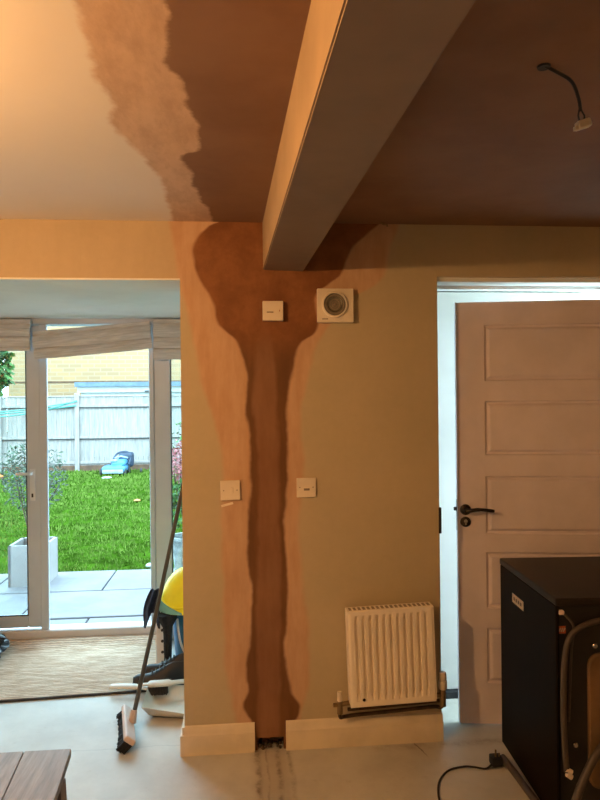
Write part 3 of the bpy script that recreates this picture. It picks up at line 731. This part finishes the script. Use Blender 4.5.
bm = bmesh.new(); tube(bm, smooth_path([(-.54, .585, .058), (-.47, .575, .070), (-.38, .575, .074), (-.27, .60, .066)], 6), [.014]*4+[.030]*8+[.020]*6+[.010], 12)
for v in bm.verts: v.co.z = .078+(v.co.z-.065)*.5
obj('back', bm, 'panw', t, smooth=True)
random.seed(3); bm = bmesh.new()
for k in range(220):
    x = random.uniform(-.50, -.40); y = random.uniform(.550, .590); tube(bm, [(x, y, .070), (x+random.uniform(-.005, .005), y-.012+random.uniform(-.004, .004), .034)], .003, 4)
obj('bristles', bm, 'bristle', t, kind='stuff')

# ------------------------------------------------------------------ pair of shoes
def shoe():
    t = thing('trainer', 'black trainer lying in front with its toe to the left', 'shoe', (0, 0, 0), 0, 'black trainers by the pier')
    bm = bmesh.new(); L_ = .285; secs = []; n = 14
    for i in range(13):
        u = i/12; x = -L_/2+L_*u
        hw = .047*math.sin(PI*min(1, .12+u*.95))**.45*(1-.18*abs(u-.3)); hw = max(hw, .02)
        h = .045+.055*max(0, min(1, (u-.28)/.45))**1.2; h = h if u > .06 else .032
        secs.append([bm.verts.new((x, hw*math.cos(a)*(1-.35*max(0, math.sin(a))), .022+max(0, math.sin(a))**.7*h if math.sin(a) > 0 else .022+.012*math.sin(a))) for a in [2*PI*k/n for k in range(n)]])
    for r, s in zip(secs, secs[1:]):
        for k in range(n): bm.faces.new((r[k], r[(k+1) % n], s[(k+1) % n], s[k]))
    bm.faces.new(secs[0][::-1]); bm.faces.new(secs[-1]); obj('upper', bm, 'black', t, smooth=True)
    bm = bmesh.new(); ring = [(x, y) for x, y in [(-.148, 0), (-.135, .033), (-.09, .048), (-.02, .046), (.06, .040), (.13, .038), (.147, .018), (.147, -.018), (.13, -.038), (.06, -.038), (-.02, -.046), (-.09, -.048), (-.135, -.033)]]
    a = [bm.verts.new((x, y, 0)) for x, y in ring]; b = [bm.verts.new((x, y, .022)) for x, y in ring]
    for k in range(len(ring)): bm.faces.new((a[k], a[(k+1) % len(ring)], b[(k+1) % len(ring)], b[k]))
    bm.faces.new(a[::-1]); bm.faces.new(b); obj('sole', bm, 'bristle', t)
    bm = bmesh.new()
    for k in range(4): tube(bm, [(-.045+k*.022, -.026, .068+k*.009), (-.042+k*.022, 0, .082+k*.010), (-.036+k*.022, .026, .068+k*.009)], .003, 6)
    obj('laces', bm, 'pole', t)
    bm = bmesh.new(); tube(bm, [(.02, -.045, .034), (.04, -.044, .050), (.065, -.042, .044)], .0025, 6); obj('stripe', bm, 'pole', t)
    return t
s1 = shoe(); s1.location = (-.46, .71, .0165); s1.rotation_euler = (0, 0, math.radians(5))
s2 = copy_tree(s1); s2.location = (-.42, .838, .0165); s2.rotation_euler = (0, 0, math.radians(2)); s2['label'] = 'black trainer lying behind the other one, nearer the garden door'

# ------------------------------------------------------------------ blue tub with a yellow helmet and things standing around it
t = thing('blue_tub', 'tall blue plastic tub standing half hidden behind the pier', 'tub', (-.270, 1.06, 0))
bm = bmesh.new(); lathe(bm, [(.13, .0), (.135, .004), (.155, .33), (.168, .335), (.168, .350), (.150, .352), (.143, .33), (.12, .02), (.01, .018)], (-.270, 1.06, 0), 'Z', 32); obj('body', bm, 'blue', t, smooth=True)
bm = bmesh.new(); tube(bm, smooth_path([(-.385, .95, .30), (-.378, .935, .24), (-.365, .94, .16), (-.345, .95, .10)], 6), .007, 8); obj('handle', bm, 'whiteb', t, smooth=True)
t = thing('hard_hat', 'bright yellow hard hat with a teal patch sitting on the blue tub', 'hat', (-.325, .985, .352))
C0 = Vector((-.325, .985, .352)); bm = bmesh.new(); n = 32; rings = []
for j in range(13):
    a = PI/2*j/12; rr = math.cos(a); zz = math.sin(a)
    rings.append([bm.verts.new(C0+Vector((.155*rr*math.cos(q), .125*rr*math.sin(q), .03+.215*zz**1.0))) for q in [2*PI*k/n for k in range(n)]] if j < 12 else None)
rings = rings[:12]; rim = [bm.verts.new(C0+Vector((.160*math.cos(q), .130*math.sin(q)-.006, .018+.008*math.sin(q*3)))) for q in [2*PI*k/n for k in range(n)]]
low = [bm.verts.new(C0+Vector((.166*math.cos(q), .136*math.sin(q)-.006, .0))) for q in [2*PI*k/n for k in range(n)]]
rings = [low, rim]+rings
for r, s in zip(rings, rings[1:]):
    for k in range(n): bm.faces.new((r[k], r[(k+1) % n], s[(k+1) % n], s[k]))
bm.faces.new(rings[-1]); bm.faces.new(rings[0][::-1]); obj('shell', bm, 'yellow', t, smooth=True)
bm = bmesh.new(); tube(bm, [C0+Vector((.159*math.cos(q), .129*math.sin(q)-.004, .052+.016*math.sin(q*2.5))) for q in [2*PI*k/32 for k in range(33)]], .007, 8); obj('rim_bead', bm, 'yellow', t, smooth=True)
bm = bmesh.new(); ra, rb_ = [], []
for k in range(12):
    q = math.radians(172+k*8.2); zz = .085-.075*(k/11)**1.6
    ra.append(bm.verts.new(C0+Vector((.170*math.cos(q), .140*math.sin(q)-.006, .002)))); rb_.append(bm.verts.new(C0+Vector((.166*math.cos(q), .136*math.sin(q)-.006, zz))))
for k in range(11): bm.faces.new((ra[k], ra[k+1], rb_[k+1], rb_[k]))
obj('patch', bm, 'teal', t, label='teal patch at the rim')
# navy cloth
t = thing('navy_cloth', 'dark navy cloth hanging over the top of the boards by the door post', 'cloth', (-.53, .95, .25))
bm = bmesh.new(); nx, nz = 12, 12; g = []
for j in range(nz+1):
    v = j/nz; wd = .04+.055*math.sin(min(1, v*1.15)*PI*.6); r = []
    for i in range(nx+1):
        u = i/nx; x = -.505-wd*(1-u)*.85+.02*u; z = .475-.185*v-.045*math.sin(u*7+1)*(v**2)
        r.append(bm.verts.new((x, .955+.018*math.sin(u*10+v*2), z)))
    g.append(r)
for j in range(nz):
    for i in range(nx): bm.faces.new((g[j][i], g[j][i+1], g[j+1][i+1], g[j+1][i]))
rb = bmesh.ops.extrude_face_region(bm, geom=list(bm.faces))
for v in [v for v in rb['geom'] if isinstance(v, bmesh.types.BMVert)]: v.co.y += .007
tag(obj('cloth', bm, 'navy', t, smooth=True), '', ''); 
for o in bpy.data.objects:
    if o.name == 'cloth':
        del o['label']; del o['category']
# white offcut board with holes
t = thing('perforated_board', 'narrow white board with small round holes standing behind the broom', 'board', (-.47, 1.0, 0))
obj('board', B(-.515, -.435, .995, 1.010, .0, .43, bev=.002, rot=None), 'whiteb', t)
for z in (.09, .155, .22, .29):
    bm = bmesh.new(); lathe(bm, [(.009, -.001), (.009, .001)], (-.478, .995, z), 'Y', 14); obj('hole', bm, 'cap', t)
# black tripod style stand / furled umbrella
t = thing('furled_umbrella', 'furled black umbrella standing upright against the blue tub', 'umbrella', (-.438, .905, 0))
bm = bmesh.new(); rings = []; n = 16
for r_, z in ((.012, .03), (.020, .06), (.022, .14), (.023, .22), (.028, .27), (.050, .31), (.055, .345), (.030, .350)):
    rings.append([bm.verts.new((-.438+r_*math.cos(q)*(1+.18*math.sin(5*q)), .905+r_*math.sin(q)*(1+.18*math.sin(5*q)), z)) for q in [2*PI*k/n for k in range(n)]])
for r, s in zip(rings, rings[1:]):
    for k in range(n): bm.faces.new((r[k], r[(k+1) % n], s[(k+1) % n], s[k]))
bm.faces.new(rings[0][::-1]); bm.faces.new(rings[-1]); obj('canopy', bm, 'bristle', t, smooth=True)
bm = bmesh.new(); tube(bm, [(-.438, .905, 0), (-.438, .905, .05)], .005, 8); obj('tip', bm, 'pole', t)

# ------------------------------------------------------------------ outside: patio, lawn, fence
struct('ground_bed', B(-14, 10, 1.62, 40, -.35, -.13), 'soil', label='ground under the lawn and the houses')
pt = bpy.data.objects.new('patio', None); COL.objects.link(pt); pt['kind'] = 'structure'; pt.location = (0, 0, -.1)
obj('bedding', B(-5.2, 2.0, 1.57, 3.56, -.14, -.075), 'joint', pt)
random.seed(5)
rows = [(2.860, 3.545, -1.215), (2.140, 2.850, -.735), (1.575, 2.130, -1.160)]
for y0, y1, xj in rows:
    for k in range(-4, 4):
        x0 = xj+k*.96+.006; x1 = x0+.948
        if x1 > 2.0: continue
        dz = random.uniform(-.003, .003); obj('paving_slab', B(x0, x1, y0+.006, y1-.006, -.08, -.05+dz, bev=.005), 'slab', pt)
# lawn: soil and blades
lw = struct('lawn', B(-9, 5, 3.55, 13.62, -.14, -.105), 'soil')
random.seed(11); vs, fs = [], []
for k in range(26000):
    y = 3.56+10.0*random.random()**1.3; x = -(y+3.0)*random.uniform(.02, .62)+.4; h = random.uniform(.02, .05)*(1+.25*(y-3.5)/5); wd = .006*(1+(y-3.5)/2.6)
    a = random.uniform(0, PI); dx, dy = math.cos(a)*wd, math.sin(a)*wd*.4; lx, ly = random.uniform(-.02, .02), random.uniform(-.02, .02)
    i = len(vs); vs += [(x-dx, y-dy, -.107), (x+dx, y+dy, -.107), (x+lx, y+ly, -.107+h)]; fs.append((i, i+1, i+2))
me = bpy.data.meshes.new('grass'); me.from_pydata(vs, [], fs); me.materials.append(M['grass'])
go = bpy.data.objects.new('grass', me); COL.objects.link(go); go.parent = lw; go['kind'] = 'stuff'
# fence
t = thing('garden_fence', 'pale weathered close-boarded fence at the far end of the lawn', 'fence', (-3, 13.75, -.13))
for k in range(7):
    px = -7.72+k*1.85
    obj('post', B(px-.055, px+.055, 13.66, 13.77, -.13, 1.80 if k == 2 else 1.74, bev=.01), 'fence', t)
    if k == 6: break
    x0, x1 = px+.055, px+1.85-.055
    obj('gravel_board', B(x0, x1, 13.70, 13.74, -.13, .02, bev=.005), 'gravelb', t)
    bm = bmesh.new(); xx = x0+.002; q = 0
    while xx < x1-.03:
        wd = min(.118, x1-xx); box(bm, xx, xx+wd-.006, 13.735+(q % 2)*.006, 13.752+(q % 2)*.006, .02, 1.715+random.uniform(-.006, .006)); xx += wd; q += 1
    obj('board_run', bm, 'fence', t, kind='stuff')
    for z in (1.50, .725, .10): obj('rail', B(x0, x1, 13.70, 13.735, z-.04, z+.022, bev=.005), 'fence' , t)
    for z in (1.475, .70): obj('rail_shadow_gap', B(x0, x1, 13.698, 13.712, z-.040, z-.018), 'cap', t)  # solid dark strip standing in for the shade under each rail
    obj('capping', B(x0, x1, 13.71, 13.775, 1.715, 1.745, bev=.005), 'fence', t)
# washing line
t = thing('washing_line', 'sagging turquoise washing lines strung from the fence post to the left', 'line', (-4.0, 13.6, 1.5))
for a, b, sag in (((-4.0, 13.62, 1.62), (-8.2, 12.6, 1.66), .40), ((-4.0, 13.62, 1.60), (-8.2, 12.2, 1.40), .16), ((-4.02, 13.62, 1.50), (-8.2, 12.9, 1.30), .10)):
    bm = bmesh.new(); A_, B_ = Vector(a), Vector(b); tube(bm, [A_.lerp(B_, u/14)-Vector((0, 0, sag*4*(u/14)*(1-u/14))) for u in range(15)], .016, 6); obj('cord', bm, 'turq', t)
# mower
t = thing('lawn_mower', 'blue and navy lawn mower standing on the grass by the fence', 'mower', (-2.85, 12.85, -.10))
def mo(name, bm, mat, par=None, **k): return obj(name, bm, mat, par or t, **k)
bm = bmesh.new(); box(bm, -3.19, -2.66, 12.45, 13.05, -.04, .10, .06, seg=3); mo('deck', bm, 'mblue', smooth=True)
bm = bmesh.new(); box(bm, -3.17, -2.70, 12.40, 12.50, -.06, .03, .03, seg=2); mo('bumper', bm, 'mpale', smooth=True)
bm = bmesh.new(); box(bm, -3.08, -2.76, 12.50, 12.98, .05, .23, .08, seg=3)
for v in bm.verts:
    if v.co.z > .12: v.co.x += .08; v.co.y += .08
mo('motor_cover', bm, 'mblue', smooth=True)
bm = bmesh.new(); box(bm, -3.00, -2.86, 12.56, 12.72, .20, .245, .02, seg=2); mo('filler_cap', bm, 'mpale', smooth=True)
bm = bmesh.new(); box(bm, -2.90, -2.58, 12.98, 13.35, .02, .37, .08, seg=3); mo('grass_box', bm, 'mnavy', smooth=True)
bm = bmesh.new(); tube(bm, smooth_path([(-3.06, 12.85, .10), (-3.0, 13.0, .26), (-2.92, 13.1, .36), (-2.74, 13.12, .385), (-2.62, 13.05, .30), (-2.64, 12.85, .10)], 6), .022, 8); mo('handle', bm, 'mnavy', smooth=True)
bm = bmesh.new(); tube(bm, [(-2.99, 13.0, .25), (-2.84, 12.98, .29), (-2.68, 12.98, .25)], .02, 8); mo('crossbar', bm, 'mpale')
for x, y, r in ((-3.21, 12.55, .08), (-2.68, 12.55, .08), (-3.21, 12.98, .10), (-2.66, 12.98, .10)):
    bm = bmesh.new(); lathe(bm, [(r*.9, -.025), (r, -.015), (r, .015), (r*.9, .025)], (x, y, -.107+r), 'X', 18); w_o = mo('wheel', bm, 'cap', smooth=True)
bm = bmesh.new(); lathe(bm, [(.055, -.02), (.06, 0), (.055, .02)], (-2.36, 12.9, -.045), 'X', 16)
tag(obj('loose_wheel', bm, 'cap', smooth=True), 'small dark wheel lying on the grass right of the mower', 'wheel')
for i, (x, y, r, lab) in enumerate(((-2.93, 11.75, .11, 'white disc lying on the lawn in front of the mower'), (-.915, 3.78, .055, 'white disc lying on the lawn at the patio edge'))):
    bm = bmesh.new(); lathe(bm, [(r, 0), (r, .012), (r*.8, .022)], (x, y, -.078), 'Z', 20); tag(obj('white_disc', bm, 'disc'), lab, 'disc', 'white discs on the lawn')
bm = bmesh.new(); lathe(bm, [(.02, 0), (.07, .01), (.09, .06), (.05, .11), (.01, .13)], (-5.35, 12.2, -.107), 'Z', 16)
tag(obj('orange_ball', bm, 'orange', smooth=True), 'small orange toy on the lawn near the fence at far left', 'toy')
bm = bmesh.new(); lathe(bm, [(.05, 0), (.06, .01), (.02, .03)], (-1.75, 8.3, -.085), 'Z', 12)
tag(obj('fallen_leaf', bm, 'orange'), 'small orange leaf lying in the middle of the lawn', 'leaf')

# plants
def leaves(bm, c, rad, n, size, seed, narrow=.4):
    random.seed(seed)
    for k in range(n):
        while True:
            p = Vector((random.uniform(-1, 1), random.uniform(-1, 1), random.uniform(-1, 1)))
            if .25 < p.length < 1: break
        p = Vector((p.x*rad[0], p.y*rad[1], p.z*rad[2]))+Vector(c)
        d = Vector((random.uniform(-1, 1), random.uniform(-1, 1), random.uniform(-.7, .7))).normalized(); s = d.orthogonal().normalized()
        s = Matrix.Rotation(random.uniform(0, 6.28), 3, d) @ s; L_ = size*random.uniform(.6, 1.2)
        nn = d.cross(s)*L_*.12
        v = [bm.verts.new(q) for q in (p, p+d*L_*.5+s*L_*narrow*.5, p+d*L_, p+d*L_*.5-s*L_*narrow*.5)]
        v[1].co += nn; v[3].co += nn
        bm.faces.new(v)
t = thing('planter_box', 'square white planter box on the patio with an olive shrub in it', 'planter', (-1.9, 3.23, -.05))
bm = bmesh.new(); X0, X1, Y0, Y1 = -2.06, -1.735, 3.045, 3.43
for a in ((X0, X1, Y0, Y0+.025), (X0, X1, Y1-.025, Y1), (X0, X0+.025, Y0, Y1), (X1-.025, X1, Y0, Y1)): box(bm, a[0], a[1], a[2], a[3], -.05, .315)
obj('box_wall', bm, 'planter', t); obj('soil', B(X0+.02, X1-.02, Y0+.02, Y1-.02, .1, .24), 'joint', t)
t = thing('olive_shrub', 'grey-green feathery shrub growing in the white planter box', 'shrub', (-1.9, 3.24, .24))
bm = bmesh.new(); random.seed(2)
for k in range(7):
    a = k*.9; tube(bm, smooth_path([(-1.9, 3.24, .22), (-1.9+.07*math.cos(a), 3.24+.06*math.sin(a), .55), (-1.88+.2*math.cos(a), 3.24+.16*math.sin(a), .80+.06*k)], 4), .007, 5)
obj('branch', bm, 'stem', t)
bm = bmesh.new(); leaves(bm, (-1.90, 3.24, .93), (.30, .24, .33), 900, .062, 21, .30); obj('foliage', bm, 'leafo', t, kind='stuff')
t = thing('potted_hydrangea', 'tall pink flowering shrub in a pale pot beside the garden door', 'shrub', (-.50, 3.28, -.05))
bm = bmesh.new(); lathe(bm, [(.12, 0), (.125, .005), (.165, .34), (.175, .345), (.175, .37), (.15, .37), (.14, .30), (.01, .29)], (-.50, 3.28, -.05), 'Z', 24); obj('pot', bm, 'pots', t, smooth=True)
bm = bmesh.new()
for k in range(6): a = k*1.05; tube(bm, [(-.50, 3.28, .25), (-.50+.13*math.cos(a), 3.28+.1*math.sin(a), .9)], .008, 5)
obj('stem', bm, 'stem', t)
bm = bmesh.new(); leaves(bm, (-.50, 3.28, .62), (.17, .16, .26), 420, .075, 5, .6); leaves(bm, (-.50, 3.28, 1.2), (.15, .14, .25), 120, .06, 6, .5); obj('foliage', bm, 'leafg', t, kind='stuff')
bm = bmesh.new(); leaves(bm, (-.50, 3.28, 1.02), (.19, .17, .22), 900, .035, 8, .9); obj('blossom', bm, 'petal', t, kind='stuff')
# houses and trees beyond
t = thing('brick_house', 'pale buff brick house beyond the garden fence', 'house', (-2, 24, 0))
obj('wall', B(-8.46, 6, 22, 26, -.2, 5.2), 'brick', t)
bm = bmesh.new(); a = [bm.verts.new(c) for c in ((-8.8, 21.6, 5.2), (6.3, 21.6, 5.2), (6.3, 26.4, 5.2), (-8.8, 26.4, 5.2), (-8.8, 24, 7.4), (6.3, 24, 7.4))]
for f in ((0, 1, 5, 4), (2, 3, 4, 5), (0, 4, 3), (1, 2, 5), (0, 3, 2, 1)): bm.faces.new([a[i] for i in f])
obj('roof', bm, 'roofg', t); obj('soldier_course', B(-8.47, 6, 21.985, 22, 2.30, 2.36), 'gravelb', t)
t = thing('garage', 'low white outbuilding with a grey roof edge behind the fence', 'garage', (-2, 19, 0))
obj('wall', B(-4.95, 3, 18.1, 21, -.2, 1.92), 'fascia', t); obj('fascia', B(-5.04, 3, 18.0, 18.1, 1.88, 2.06), 'fascia', t); obj('roof_edge', B(-5.1, 3.1, 17.9, 21.2, 2.06, 2.20), 'roofg', t)
obj('vent', B(-2.45, -2.98, 17.96, 18.0, 1.88, 1.93), 'cap', t)
t = thing('garden_tree', 'green leafy tree beyond the fence at the far left', 'tree', (-8.9, 17.5, 0))
bm = bmesh.new(); tube(bm, [(-8.9, 17.5, -.2), (-8.85, 17.5, 1.6), (-8.8, 17.5, 3)], [.16, .12, .06], 8); obj('trunk', bm, 'stem', t)
bm = bmesh.new(); leaves(bm, (-8.45, 17.5, 2.9), (1.6, .9, 1.9), 6500, .26, 31, .7); obj('crown', bm, 'leafg', t, kind='stuff')
